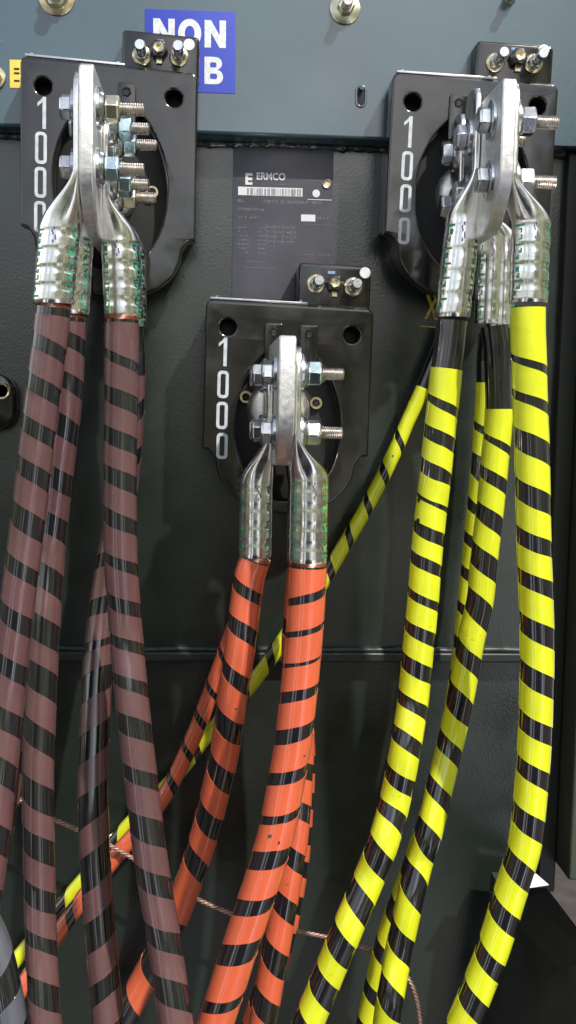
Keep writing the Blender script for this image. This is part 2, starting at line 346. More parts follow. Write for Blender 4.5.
def scribble(x0, y0, x1, h=1.6, gap=.9):
    x = x0
    while x < x1:
        w = rnd.uniform(.5, 1.3)
        if rnd.random() < .85:
            for k in range(2): strip(m, x, y0+rnd.uniform(0, h*.7), x+w, y0+rnd.uniform(.75, 1)*h)
            if rnd.random() < .6: strip(m, x, y0, x+.4, y0+h)
        x += w+rnd.uniform(.4, gap)
scribble(256, 187, 264, 1.4); scribble(274, 187, 288, 1.4); scribble(300, 179, 322, 1.4); scribble(302, 183, 318, 1.2)
scribble(237, 203, 243, 3); scribble(262, 203, 318, 3.4); scribble(237, 211, 263, 3); scribble(238, 219, 256, 2.4); scribble(315, 218, 326, 3); scribble(306, 225, 328, 1.2)
for q in range(7): scribble(237, 229+q*4.0, 248-q % 3, 2); scribble(257, 229+q*4.0, 264, 2)
for q in range(4): scribble(266, 228+q*4.6, 293, 2.2)
scribble(300, 254, 328, 1.4); scribble(245, 262, 262, 1.2); scribble(238, 268, 275, 1.2); scribble(291, 275, 299, 2)
for xx in (265, 273, 281, 289): strip(m, xx, 226, xx+.3, 246)
m.build('fine_print', M_nametx, npl, smooth=0)
m = MB(); m.lathe(P(327, 184, .0012), (0,-1,0), [(0,.0045),(.0012,.0045),(.0018,.0036),(.0014,.0024),(.0004,.0022)], 24); m.build('rivet', M_brass, npl)
# panel bolts
def hexprof(t0, t1, r, ch=.12): return [(t0, r*.93), (t0+(t1-t0)*.1, r), (t1-(t1-t0)*ch, r), (t1, r*.86)]
def panel_bolt(px, py, d, label, rw=.0125, rn=.0085, m1=M_zinc, m2=M_yzinc, shaft=.012, rs=.005):
    t = thing('panel_bolt', P(px, py, d), label, 'bolt', 'bolts through the upper panel'); c = P(px, py, d)
    MB().lathe(c, (0,-1,0), [(0,rw),(.0018,rw),(.0024,rw*.94)], 28).build('washer', m1, t)
    MB().lathe(c+Vector((0,-.0026,0)), (0,-1,0), hexprof(0, .009, rn), 6, rot=.3).build('nut', m2, t, smooth=20, bevel=.0006)
    pr = []
    for k in range(8): pr += [(.012+k*.0016, rs), (.0128+k*.0016, rs*.86)]
    MB().lathe(c, (0,-1,0), pr, 18).build('thread', M_thread, t)
panel_bolt(345, 9, UD, 'shiny cream-washered bolt at the top edge right of the blue sticker', rw=.0145, m1=M_yzinc)
panel_bolt(57, -3, UD, 'dull brass-coloured bolt at the top edge above the left housing', rw=.017, rn=.013, m1=M_brass, rs=.007)
panel_bolt(510, -2, UD, 'small dark bolt at the top edge above the right housing', rw=.006, rn=.006, m1=M_brass, rs=.004)
panel_bolt(-6, 78, UD, 'bolt cut by the left picture edge beside the yellow label', rw=.011, rn=.008, m1=M_brass)
sh = thing('slotted_hole', P(361, 92, UD), 'short slotted hole with a pin in the upper panel', 'slot')
m = MB(); Mx, _ = wallframe(361, 98, UD, 371, 98.3); m.curve([rrect(-.0055, -.009, .0055, .012, .0054, 8), rrect(-.0035, -.007, .0035, .010, .0034, 8)], .0012, .0004, Mx); m.build('rim', M_upper, sh)
m = MB(); m.curve([rrect(-.0036, -.0071, .0036, .0101, .0034, 8)], .0003, .0001, Mx); m.build('opening', M_hole, sh)
MB().lathe(P(361.5, 88, UD), (0,-1,-.25), [(0,.0022),(.005,.0022),(.006,.0016)], 14).build('pin', M_zinc, sh)
# fitting cut by the left picture edge
ft = thing('black_fitting', P(-8, 392, 0), 'black round-cornered fitting with brass ring cut by the left picture edge', 'fitting')
m = MB(); Mx, _ = wallframe(-8, 400, 0, 10, 400.6); m.curve([rrect(-.05, -.030, .026, .026, .02, 8)], .02, .004, Mx); m.build('body', M_hous, ft)
MB().lathe(P(2, 391, .02), (0,-1,0), [(0,.0085),(.003,.0085),(.004,.0075),(.003,.006),(0,.0055)], 24).build('ring', M_brass, ft)
# ------------------------------------------------------------------ the three bushings
HD = .065      # housing face depth
def bolt(parent, c, rh, x_head, x_nut, x_tip, washL, washR, mh=M_zinc, mn=M_yzinc, rot=0):
    """hex bolt along X: head left of x_head, nut right of x_nut"""
    X = Vector((1,0,0)); b = MB(); r = rh*.50
    b.lathe(Vector((x_head, c.y, c.z)), -X, [(0, rh*.9), (.0004, rh), (.0075, rh), (.009, rh*.8)], 6, rot=rot)
    p = []; L = x_tip-x_head; k = 0; t0 = 0
    p.append((0, r))
    t = x_nut-x_head
    p.append((t, r))
    while t < L-.002: p += [(t+.0009, r*.88), (t+.0018, r)]; t += .0018
    p.append((L, r*.75))
    o = MB(); o.lathe(Vector((x_head, c.y, c.z)), X, p, 20)
    head = b.build('bolt', mh, parent, smooth=20, bevel=.0007)
    o.build('shank', M_thread, head)
    MB().lathe(Vector((x_nut, c.y, c.z)), X, [(0, rh*.95), (.001, rh*1.06), (.0105, rh*1.06), (.012, rh*.85)], 6, rot=rot+.4).build('nut', mn, head, smooth=20, bevel=.0007)
    w = MB()
    if washL: w.lathe(Vector((x_head+.0002, c.y, c.z)), X, [(0, rh*1.25), (.0005, rh*1.4), (.0028, rh*1.42), (.0034, rh*1.36)], 28)
    if w.v: w.build('washer', M_zinc, head)
    w = MB(); w.lathe(Vector((x_nut-.0002, c.y, c.z)), -X, [(0, rh*1.1), (.0008, rh*1.2), (.0028, rh*1.3), (.0032, rh*1.55), (.0055, rh*1.58), (.006, rh*1.5)], 28)
    w.build('washer', M_zinc, head)
def digits(parent, px, ys, d, dirv, M0):
    m = MB(); Mi = M0.inverted()
    def loc(x, y): v = Mi @ P(x, y, d); return v.x, v.y
    for i, (x, y0, y1) in enumerate(ys):
        cx, cy = loc(x, (y0+y1)/2); h = MM(y1-y0, d)/2; w = MM(5.6, d); s = MM(3.1, d)
        Mz = M0 @ Matrix.Translation((cx, cy, 0))
        if i == 0:
            m.curve([[(-s*.05, h), (s*.95, h), (s*.95, -h), (-s*.15, -h), (-s*.15, h*.66), (-w*.95, h*.36), (-w*.95, h*.60), (-s*.5, h*.84)]], .0006, .0001, Mz)
        else:
            o_ = rrect(-w, -h, w, h, w*.75, 5); n_ = rrect(-w+s, -h+s, w-s, h-s, (w-s)*.7, 5)
            m.curve([o_, n_], .0006, .0001, Mz)
    m.build('rating_number', M_digit, parent, smooth=0)
def bushing(tl, tr, bl_, step_y, hd_holes, tabs, oval, dig, strip_x, blk, studs, blade, label, blade_label):
    o = P(*tl, HD); e = P(*tr, HD); wv = (e-o).length
    t = thing('bushing', Vector((o.x+wv/2, 0, P(tl[0], step_y, HD).z)), label, 'bushing', 'three black bushings on the tank')
    M0 = frame(o, e-o, o-P(*bl_, HD)); Mi = M0.inverted()
    def loc(x, y, d=HD): v = Mi @ P(x, y, d); return v.x, v.y
    sy = -MM(step_y-tl[1], HD); ins = .0125; bot = sy-MM(62, HD)
    arc = []
    for k in range(17):
        a = PI*k/16; arc.append((wv/2+(wv/2-ins)*math.cos(a), sy-.009-(sy-.009-bot)*math.sin(a)))
    # outline: top, right side, right step, arc, left step
    r = .006; out = [(r, 0), (wv-r, 0), (wv-r*.3, -r*.3), (wv, -r), (wv, sy+.001), (wv-.001, sy), (wv-.007, sy-.001)]
    out += arc + [(.007, sy-.001), (.001, sy), (0, sy+.001), (0, -r), (r*.3, -r*.3)]
    ocx, ocy = loc(*oval[:2]); orx, ory = MM(oval[2], HD), MM(oval[3], HD)
    hole = []
    for k in range(44):
        a = 2*PI*k/44; x = ocx+orx*math.cos(a); y = ocy+ory*math.sin(a); hole.append((x, max(y, bot+.012)))
    holes = [ell(*loc(x, y), MM(8, HD), MM(8, HD), 28) for x, y in hd_holes]
    m = MB(); m.curve([out, hole]+holes, .022, .0022, M0 @ Matrix.Translation((0,0,-.022)))
    m.build('housing_plate', M_hous, t, smooth=50, wn=True)
    # deeper body behind the plate (open bowl)
    ob = [(wv/2+(x-wv/2)*.97, -.003+(y+.003)*.955) for x, y in out]
    m = MB(); m.curve([ob], .0425, .003, M0 @ Matrix.Translation((0,0,-.0652))); m.build('housing_body', M_hous, t, smooth=50, wn=True)
    m = MB(); hb = [((x-ocx)*.985+ocx, (y-ocy)*.985+ocy) for x, y in hole]
    m.curve([hb], .0015, .0003, M0 @ Matrix.Translation((0,0,-.0228)))
    for q in holes: m.curve([[(x, y) for x, y in q]], .001, .0001, M0 @ Matrix.Translation((0,0,-.0228)))
    m.build('recess_floor', M_rec, t)
    for sx, sy_ in (((-.80, .33), (.55, .30)) if tl[1] > 200 else ((.72, .0),) if tl[0] < 100 else ()):
        c = M0 @ Vector((ocx+orx*sx, ocy+ory*sy_, -.021))
        MB().lathe(c, (0,-1,0), [(0,.0062),(.004,.0062),(.0052,.0056),(.0052,.0042),(.002,.004)], 24).build('recess_stud', M_brass, t)
        MB().lathe(c, (0,-1,0), [(0,.0039),(.0026,.0039),(.0042,.0022)], 6).build('stud_core', M_rec, t, smooth=20)
    # tin plated stem between the recess and the blade
    bx, btop, bbot, tw, bd = blade
    cb = P(bx, (btop+bbot)/2+4, .20); 
    MB().lathe(Vector((cb.x, -.045, cb.z-.004)), (0,-1,0), [(0,.030),(.006,.030),(.012,.028),(.017,.023),(.020,.012)], 40).build('terminal_base', M_blade, t)
    digits(t, 0, dig, HD, None, M0)
    # tabs with screws
    for (x, y) in tabs:
        cx, cy = loc(x, y); m = MB()
        m.curve([rrect(-.0082, -.034, .0082, .008, .002, 3), ], .0035, .0006, M0 @ Matrix.Translation((cx, cy, .0002)))
        tb = m.build('mounting_tab', M_hous, t)
        MB().lathe(M0 @ Vector((cx, cy, .0037)), (0,-1,0), [(0,.0045),(.0012,.0045),(.0018,.0038),(.0008,.0024)], 6).build('screw', M_rec, tb, smooth=20)
    # bright strip on the top edge
    sx1, _ = loc(strip_x, tl[1]); m = MB()
    m.curve([rrect(.004, .0004, sx1, .0026, .0006, 2)], .020, .0003, M0 @ Matrix.Translation((0,0,-.0215))); tp = m.build('top_strip', M_zinc, t)
    for q in (.010, sx1-.006): MB().lathe(M0 @ Vector((q, .0026, -.006)), M0.to_3x3() @ Vector((0,1,0)), [(0,.0022),(.0015,.0022),(.0022,.0012)], 12).build('screw', M_zinc, tp)
    # secondary terminal block
    (bx0, by0), (bx1, by1) = blk; BDp = .052
    ax, ay = loc(bx0, by1, BDp); cx, cy = loc(bx1, by1, BDp); hx, hy = loc(bx0, by0, BDp)
    m = MB(); m.curve([rrect(ax, ay-.004, cx, hy, .004, 5)], .05, .0025, M0 @ Matrix.Translation((0,0,-.063))); tb = m.build('terminal_block', M_hous, t)
    zt = BDp+.0005
    (s1, s2, nt_, disc, lab) = studs
    for s in (s1, s2):
        c = P(*s, zt); st_ = MB().lathe(c, (0,-1,0), [(0,.0088),(.002,.0088),(.003,.0076),(.0032,.0062),(.001,.006)], 28, ).build('stud_ring', M_brass, tb)
        MB().lathe(c+Vector((0,-.0005,0)), (0,-1,0), hexprof(0,.010,.0066), 6, rot=.2).build('nut', M_zinc, tb, smooth=20, bevel=.0004)
        p = [(0,.0046)]
        for k in range(9): p += [(.012+k*.0017,.0046),(.0128+k*.0017,.0041)]
        p += [(.028,.0050),(.032,.0050),(.0335,.0042)]
        MB().lathe(c, (0,-1,0), p, 20).build('stud', M_zinc, tb)
    c = P(*nt_, zt); MB().lathe(c, (0,-1,0), hexprof(0,.009,.0085), 6, rot=.1).build('nut_seat', M_hous, tb, smooth=20, bevel=.0006)
    MB().lathe(c+Vector((0,-.009,0)), (0,-1,0), [(0,.0055),(.003,.0055),(.004,.0045),(.0035,.002),(.001,.0015)], 6, rot=.5).build('hex_socket', M_brass, tb, smooth=20)
    c2 = P(nt_[0]+.3, nt_[1]+9.5, zt); MB().box(c2, (.0028,.0025,.0035)).build('clamp_tongue', M_brass, tb, bevel=.0006)
    MB().lathe(P(*disc, zt-.0006), (0,-1,0), [(0,.0052),(.0011,.0052),(.0014,.0048)], 26).build('white_dot', M_white, tb)
    c3 = P(*lab, zt-.0002); MB().box(c3, (.0034,.0004,.0013)).build('small_mark', mat('pale_blue_mark', (.22,.32,.5), .5), tb)
    # the blade
    xw = MM(tw, .21)/2; zt_ = P(bx, btop, bd).z; zb_ = P(bx-3, bbot, bd).z; xc = (P(bx, btop, bd).x+P(bx-4, bbot, bd).x)/2
    dy0, dy1 = HD-.02, bd; hh = zt_-zb_
    prof = [(dy1, -.006), (dy1-.0008, -.0025), (dy1-.003, -.0005), (dy1-.006, 0), (dy0, 0), (dy0, -hh), (dy1-.052, -hh-.0), (dy1-.03, -hh+.006), (dy1-.006, -hh+.030), (dy1-.0015, -hh+.037), (dy1, -hh+.044)]
    mb_ = MB(); n = len(prof)
    vs = [Vector((xc+sx_*xw, -a, zt_+b)) for sx_ in (-1, 1) for a, b in prof]
    mb_.add(vs, [tuple(range(n)), tuple(range(2*n-1, n-1, -1))]+[(i, (i+1) % n, (i+1) % n+n, i+n) for i in range(n)])
    bl = mb_.build('spade_terminal', M_blade, t, smooth=30, bevel=.0016, seg=3)
    return t, xc, xw, M0
BL = .23
bA, xa, xwa, _ = bushing((20,55), (198,73), (20,214), 214, ((43,86),(174,98)), ((127,93),), (110,185,55,82),
    ((43,98,128),(41,133,163),(40.5,168,197),(40,202,232)), 125, ((122,29),(199,70)), ((142,56),(179,57),(159,51),(189,45),(160,41)),
    (88, 62, 226, 14, BL), 'left black bushing marked 1000 feeding the brown striped cables', '')
bB, xb, xwb, _ = bushing((206,299), (374,309), (202.5,440), 446, ((228,327),(352,335)), ((274,332),(309,334)), (288,425,53,78),
    ((224,338,366),(223,371,398),(222,402,429),(222,433,459)), 308, ((298,262),(370,303)), ((316,284),(353,287),(334,284),(365,273),(331.5,272.5)),
    (289, 335, 469, 17, BL), 'centre black bushing marked 1000, lowest of the three, feeding the orange striped cables', '')
bC, xc_, xwc, _ = bushing((393,72), (559,84), (385,226), 226, ((413,102),(538,106)), ((458,104),(489,106)), (473,195,57,80),
    ((409,117,147),(407,152,180),(405.5,185,212),(404,218,244)), 498, ((475,40),(552,78)), ((495,63),(533,64),(517,59),(543.5,50.5),(515,49)),
    (510, 77, 226, 14, BL), 'right black bushing marked 1000 feeding the yellow striped cables', '')
DC = (.200, .142, .086)          # depth of the three bolt columns
def blade_bolts(t, xc, xw, rows, rh, tongL, tongR, tip, mns, ml=()):
    for ci, d in enumerate(DC):
        for ri, (px, py) in enumerate(rows):
            z = P(px, py, DC[0]).z - .0005*ci; c = Vector((xc, -d, z))
            gl = .0055 if tongL[ci] else 0; gr = .0055 if tongR[ci] else 0
            bolt(t, c, rh, xc-xw-gl-.0035, xc+xw+gr+.0058, xc+xw+gr+.0058+tip[ci], True, True, mh=M_zinc, mn=mns[(ci+ri) % len(mns)], rot=.25*ri+.5*ci+.1)
blade_bolts(bA, xa, xwa, ((88,108),(88,168)), .0102, (1,1,1), (0,1,1), (.031,.026,.029), (M_yzinc, M_bzinc, M_bzinc))
blade_bolts(bB, xb, xwb, ((289,373),(286,432)), .0102, (0,1,1), (1,0,0), (.030,.026,.022), (M_bzinc, M_zinc))
blade_bolts(bC, xc_, xwc, ((508,121),(505,181)), .0112, (0,1,1), (1,1,1), (.031,.020,.020), (M_zinc, M_zinc))
# ------------------------------------------------------------------ lugs and cables
def smooth01(t): t = max(0, min(1, t)); return t*t*(3-2*t)
def lug(parent, side, xc, xw, d, ztop, zflat, zbar, zbot, xbar, r, marks=True, bot_tilt=0, seed=0):
    """compression lug: flat tongue against the blade, flaring down into a crimped barrel"""
    xt = xc+side*(xw+.0029); rows = []; n = 40; rn = random.Random(seed)
    zs = [ztop-.0]; z = ztop
    zlist = [ztop, ztop-.0008, ztop-.003, ztop-.008, ztop-.015]
    k = (zflat-(ztop-.015))
    zlist += [ztop-.015+k*i/6 for i in range(1, 7)]
    zlist += [zflat+(zbar-zflat)*i/16 for i in range(1, 17)]
    nb = 60; zlist += [zbar+(zbot-zbar)*i/nb for i in range(1, nb+1)]
    for z in zlist:
        t = (zflat-z)/(zflat-zbar) if zflat != zbar else 1
        e = smooth01(t); tb = max(0, (zbar-z)/(zbar-zbot))
        a = .0027*(1-e)+r*e; b = .0215*(1-e)+r*e
        if z > ztop-.015: b *= .45+.55*math.sqrt(max(0, 1-((z-(ztop-.015))/.015)**2)); 
        x = xt+(xbar-xt)*smooth01(t*.93) if t < 1 else xbar
        x += bot_tilt*tb
        pw = 6*(1-e)+2*e; ring = []
        for q in range(n):
            th = 2*PI*q/n; cs, sn = math.cos(th), math.sin(th)
            rad = 1.
            if tb > 0:
                ph = tb*4.3; band = max(0, math.sin((ph-.15)*2*PI))**.6 if math.sin((ph-.15)*2*PI) > 0 else 0
                hexf = max(0, math.cos(3*(th+.5)))**2
                dent = max(0, math.cos(2*(th+2.55)))**6; rad = 1-.014*band-.09*(band**.5)*dent*(tb < .97)+.012*noise.noise(Vector((cs*1.5, sn*1.5+seed, z*60)))
                if tb > .97: rad *= 1-.03*(tb-.97)/.03
            m_ = (abs(cs)**pw+abs(sn)**pw)**(-1/pw)
            ring.append(Vector((x+a*cs*m_*rad, -d-b*sn*m_*rad, z)))
        rows.append(ring)
    m = MB().grid(rows, cap=True); lg = m.build('cable_lug', M_tin, parent, smooth=50)
    rows_bar = [rw for rw, z in zip(rows, zlist) if z <= zbar]
    if marks:
        mk = MB(); nr = len(rows_bar)
        def patch(i0, i1, t0, t1, lift=1.012):
            vs = []; nn = 4
            for i in (i0, i1):
                fi = max(0, min(nr-1.001, i)); ii = int(fi); fr = fi-ii
                for s in range(nn+1):
                    a = (t0+(t1-t0)*s/nn) % (2*PI)/(2*PI)*n; q = int(a) % n; f2 = a-int(a)
                    p = (rows_bar[ii][q]*(1-f2)+rows_bar[ii][(q+1) % n]*f2)*(1-fr)+(rows_bar[ii+1][q]*(1-f2)+rows_bar[ii+1][(q+1) % n]*f2)*fr
                    c = sum((rows_bar[ii][z_] for z_ in range(0, n, 4)), Vector())/len(range(0, n, 4)); c.z = p.z
                    vs.append(c+(p-c)*lift)
            mk.add(vs, [(s, s+1, s+nn+2, s+nn+1) for s in range(nn)])
        # printed ink rows on the two flanks of the barrel
        for base, dirn in ((.62, 1), (2.45, -1)):
            i = 3
            while i < nr-4:
                patch(i, i+rn.uniform(1.0, 1.6), base-.22+rn.uniform(-.05, .05), base+.30)
                j = i+3
                for s in range(rn.choice((1, 2))):
                    q = base+rn.uniform(-.2, .1); patch(j, j+3.5, q, q+.09); patch(j+rn.choice((0, 1.5, 2.8)), j+rn.choice((1, 3.5, 3.8)), q, q+rn.uniform(.18, .3)); j += 4.6
                i = j+rn.uniform(.5, 2.5)
            mk.build('ink_marking', M_green, lg, smooth=0); mk = MB()
        # hand drawn pen stroke
        mk = MB(); t0 = PI/2-.1+rn.uniform(-.2, .3); i = 2
        for s in range(6): patch(i, i+2, t0+.10*math.sin(s*1.3), t0+.10*math.sin(s*1.3)+.07, 1.016); i += 2
        mk.build('pen_mark', M_purple, lg, smooth=0)
    return lg
def strands(parent, c, ax, r, L=.004):
    """bare copper wires between the lug and the jacket"""
    mb = MB(); ax = ax.normalized(); u = ax.orthogonal().normalized(); w = ax.cross(u); n = 30
    for k in range(n):
        rows = []
        for i in range(4):
            a = 2*PI*k/n+.25*i; p = c+ax*(L*i/3)+(u*math.cos(a)+w*math.sin(a))*r
            rows.append([p+(u*math.cos(b)+w*math.sin(b))*r*.11 for b in (0, 1.57, 3.14, 4.71)])
        mb.grid(rows)
    return mb.build('copper_strands', M_copper, parent)
def crom(pts, n=14):
    out = []
    for i in range(len(pts)-1):
        p0 = pts[max(0, i-1)]; p1 = pts[i]; p2 = pts[i+1]; p3 = pts[min(len(pts)-1, i+2)]
        # centripetal-like tangents scaled by segment length
        L = (p2-p1).length; 
        m1 = (p2-p0)/max(1e-6, (p2-p0).length)*L if i else (p2-p1); m2 = (p3-p1)/max(1e-6, (p3-p1).length)*L if i < len(pts)-2 else (p2-p1)
        for k in range(n):
            t = k/n; t2 = t*t; t3 = t2*t
            out.append(p1*(2*t3-3*t2+1)+m1*(t3-2*t2+t)+p2*(-2*t3+3*t2)+m2*(t3-t2))
    out.append(pts[-1]); return out
def project_y(p):
    v = R.transposed() @ (p-CAM); return H/2-v.y/(-v.z)*F
class Path:
    def __init__(s, pts):
        raw = crom([P(*p) for p in pts]); s.pt = raw; s.s = [0]
        for a, b in zip(raw, raw[1:]): s.s.append(s.s[-1]+(b-a).length)
        s.L = s.s[-1]; s.y = [project_y(p) for p in raw]
    def at(s, t):
        t0 = t; t = max(0, min(s.L-1e-6, t)); lo, hi = 0, len(s.s)-1
        while hi-lo > 1:
            m = (lo+hi)//2
            if s.s[m] <= t: lo = m
            else: hi = m
        f = (t-s.s[lo])/(s.s[hi]-s.s[lo]); p = s.pt[lo].lerp(s.pt[hi], f)
        def tg(i): a = s.pt[max(0, i-1)]; b = s.pt[min(len(s.pt)-1, i+1)]; return (b-a).normalized()
        T = tg(lo).lerp(tg(hi), f).normalized()
        if t0 != t: p = p+T*(t0-t)
        V = CAM-p; V.z = 0; Nn = (V-T*V.dot(T)).normalized(); B = T.cross(Nn); 
        if B.x < 0: B = -B
        return p, T, Nn, B
    def s_of_y(s, y):
        for i in range(len(s.y)-1):
            if (s.y[i]-y)*(s.y[i+1]-y) <= 0 and s.y[i] != s.y[i+1]:
                f = (y-s.y[i])/(s.y[i+1]-s.y[i]); return s.s[i]+(s.s[i+1]-s.s[i])*f
        return (y-s.y[-1])/(s.y[-1]-s.y[-2])*(s.s[-1]-s.s[-2])+s.L if y > s.y[-1] else 0
def tube_rows(pa, r, s0, s1, step=.004, n=28, seed=0):
    rows = []; k = max(2, int((s1-s0)/step))
    for i in range(k+1):
        s = s0+(s1-s0)*i/k; p, T, Nn, B = pa.at(s)
        rr = r*(1+.008*noise.noise(Vector((s*18, seed, 0))))
        rows.append([p+(Nn*math.cos(a)+B*math.sin(a))*rr for a in [2*PI*q/n for q in range(n)]])
    return rows
def cable(label, pts, wpx, blacks, mt, tapename, hand=1, start=None, end=None, group=None, lugf=None, autopitch=36, top_solid=None, wd_=None, seed=0, copper=True, tears=()):
    pa = Path(pts); d0 = pts[0][2] if wd_ is None else wd_; r = MM(wpx, d0)/2; rt = r+.00035
    t = thing('power_cable', pa.pt[0], label, 'cable', group); rn = random.Random(seed+11)
    MB().grid(tube_rows(pa, r, 0, pa.L, seed=seed), cap=True).build('jacket', M_jacket, t, smooth=80)
    start = start if start is not None else pts[0][1]; y = start; col = []
    bl = list(blacks); lasty = bl[-1][1]; yend = max(pa.y) if end is None else end
    # carry the wrap on past the last measured band with the same rhythm
    gaps = [b2[0]-b1[1] for b1, b2 in zip(bl, bl[1:])] or [20]; wid = [b[1]-b[0] for b in bl]
    g_, w_ = sum(gaps[-3:])/len(gaps[-3:]), sum(wid[-3:])/len(wid[-3:])
    while bl[-1][1] < yend+20:
        y0 = bl[-1][1]+g_*rn.uniform(.93, 1.07); bl.append((y0, y0+w_*rn.uniform(.85, 1.15)))
    for a, b in bl:
        col.append((pa.s_of_y(y), pa.s_of_y(a))); y = b
    col = [(a, b) for a, b in col if b-a > .001 and a < pa.L+.02]
    if not col: return t
    # one long helical ribbon: turn k sits on the measured band k
    c = [(a+b)/2 for a, b in col]; w = [b-a for a, b in col]; n = len(c)
    mid = sorted(w)[len(w)//2]
    first = w[0] > 1.45*mid
    if first:                                # closely lapped turns at the start
        s0 = col[0][0]; pit = (c[2]-c[1]) if n > 2 else mid*1.5
        keep = s0+max(0, w[0]-mid)+0.0
        mb = MB().grid(tube_rows(pa, rt-.00005, s0, keep+mid*.25, .002, 32, seed), cap=False); mb.build(tapename, mt, t, smooth=80)
        c[0] = col[0][1]-mid/2; w[0] = mid
    if not first:                            # the lapped starting turn
        MB().grid(tube_rows(pa, rt-.00005, col[0][0], col[0][0]+min(w[0], mid)*.55, .002, 32, seed)).build(tapename, mt, t, smooth=80)
    step = 30; rows = []; t0, t1 = (-.5 if not first else -.25), n-1+.5
    k = int((t1-t0)*step); m = 6
    def ip(arr, x):
        i = int(math.floor(x)); i = max(0, min(n-2, i)) if n > 1 else 0
        if n == 1: return arr[0]
        return arr[i]+(arr[i+1]-arr[i])*(x-i)
    for i in range(k+1):
        x = t0+(t1-t0)*i/k; cs, ww = ip(c, x), ip(w, max(0, min(n-1, x)))
        wob = .0010*noise.noise(Vector((x*2.3, seed*3.1, 0)))+.0004*noise.noise(Vector((x*9, seed*3.1, 4))); row = []
        for j in range(m+1):
            f = j/m; s = cs+wob+(f-.5)*ww; s = max(s, col[0][0])
            if s > pa.L: s = pa.L
            p, T, Nn, B = pa.at(s); th = 2*PI*x*hand
            ra = rt+.00018*(f)+.00010*noise.noise(Vector((x*5, f*3, seed)))
            if j == 0 or j == m: ra = r+.0001
            row.append(p+(Nn*math.cos(th)+B*math.sin(th))*ra)
            if j == 0: row.append(p+(Nn*math.cos(th)+B*math.sin(th))*(rt+.0001))
            if j == m: row.insert(-1, p+(Nn*math.cos(th)+B*math.sin(th))*(rt+.00018))
        rows.append(row)
    MB().grid(rows, closed=False).build(tapename, mt, t, smooth=40)
    for ty, ang, sz in tears:                # small nicks torn in the tape
        sc_ = pa.s_of_y(ty); ctr = None; ring = []
        for q in range(9):
            a = 2*PI*q/9; k_ = sz*rn.uniform(.35, 1.2); p, T, Nn, B = pa.at(sc_+k_*math.sin(a)); th = ang+k_*math.cos(a)*.8/rt
            ring.append(p+(Nn*math.cos(th)+B*math.sin(th))*(rt+.0006))
        MB().add(ring, [tuple(range(9))]).build('tape_tear', M_jacket, t, smooth=0)
    if lugf:
        lugf(t, pa, r, seed)
        if copper:
            p, T, _, _ = pa.at(0); strands(t, p-T*.004, T, r*.93)
    return t
def mk_lug(side, xc, xw, d, top_y, flat_y, bar_y, bx_ref, r_lug=1.16, marks=True, tilt=0):
    def f(t, pa, r, seed):
        p = pa.pt[0]; zt = P(bx_ref, top_y, d).z
        lug(t, side, xc, xw, d, zt, P(bx_ref, flat_y, d).z, P(bx_ref, bar_y, d).z, p.z+.003, p.x-tilt, r*r_lug, marks, tilt, seed)
    return f
D0, D1, D2 = DC
G1, G2, G3 = 'brown and black striped cables', 'orange and black striped cables', 'yellow and black striped cables'
# --- brown
cable('leftmost brown and black striped cable, running down the left picture edge',
  [(53.5,308,D0),(51,330,D0),(44,385,D0),(36,450,D0),(28,520,D0),(18,600,D0),(8,690,D0),(0,770,D0+.01),(-9,850,D0+.02),(-20,930,D0+.03)], 34,
  [(340,355),(380,397),(422,439),(463,481),(509,533),(561,576),(608,627),(656,675),(707,729),(755,780),(818,846)], M_brown, 'tape_wrap', 1, 316, group=G1, seed=1,
  lugf=mk_lug(-1, xa, xwa, D0, 76, 172, 228, 78, 1.22, tilt=-.0055))
cable('brown striped cable just right of the leftmost one, overlapped by it at the top',
  [(70,318,D1),(69,345,D1),(66,400,D1),(58,470,D1-.01),(51,540,D1-.02),(45,620,D1-.01),(41,700,D1),(38,780,D1+.01),(39,860,D1+.02),(41,940,D1+.03),(46,1030,D1+.05),(52,1080,D1+.06)], 31,
  [(333,348),(373,390),(413,434),(465,486),(510,533),(566,592),(618,644),(665,693),(724,748),(780,808),(832,858),(884,907),(933,947),(978,1006)], M_brown, 'tape_wrap', 1, 322, group=G1, seed=2,
  lugf=mk_lug(-1, xa, xwa, D1, 92, 182, 236, 86, 1.2, tilt=-.004))
cable('thin visible sliver of brown cable hidden deepest behind the two left brown cables',
  [(77,298,D2),(74,320,D2),(66,370,D2-.01),(56,430,D2-.02),(44,500,D2-.03),(34,580,D2-.03),(20,700,D2-.03),(4,820,D2-.02),(-20,930,D2)], 25,
  [(345,362),(392,410),(440,460),(490,512)], M_brown, 'tape_wrap', 1, 300, group=G1, seed=3,
  lugf=mk_lug(-1, xa, xwa, D2, 108, 190, 232, 92, 1.15, False))
cable('brown striped cable under the right lug of the left bushing, nearest of its pair',
  [(122,320,D1+.02),(121.5,345,D1+.02),(121,400,D1+.02),(120,480,D1+.02),(121,560,D1+.02),(126,630,D1+.02),(132,700,D1+.03),(141,780,D1+.04),(151,860,D1+.05),(164,940,D1+.06),(177,1030,D1+.08),(184,1080,D1+.09)], 33,
  [(356,367),(391,408),(431,448),(469,487),(512,529),(557,568),(596,612),(638,650),(677,690),(715,736),(767,783),(813,841),(869,891),(926,948),(976,1004)], M_brown, 'tape_wrap', 1, 323, group=G1, seed=4,
  lugf=mk_lug(1, xa, xwa, D1, 122, 196, 240, 106, 1.18, tilt=.003))
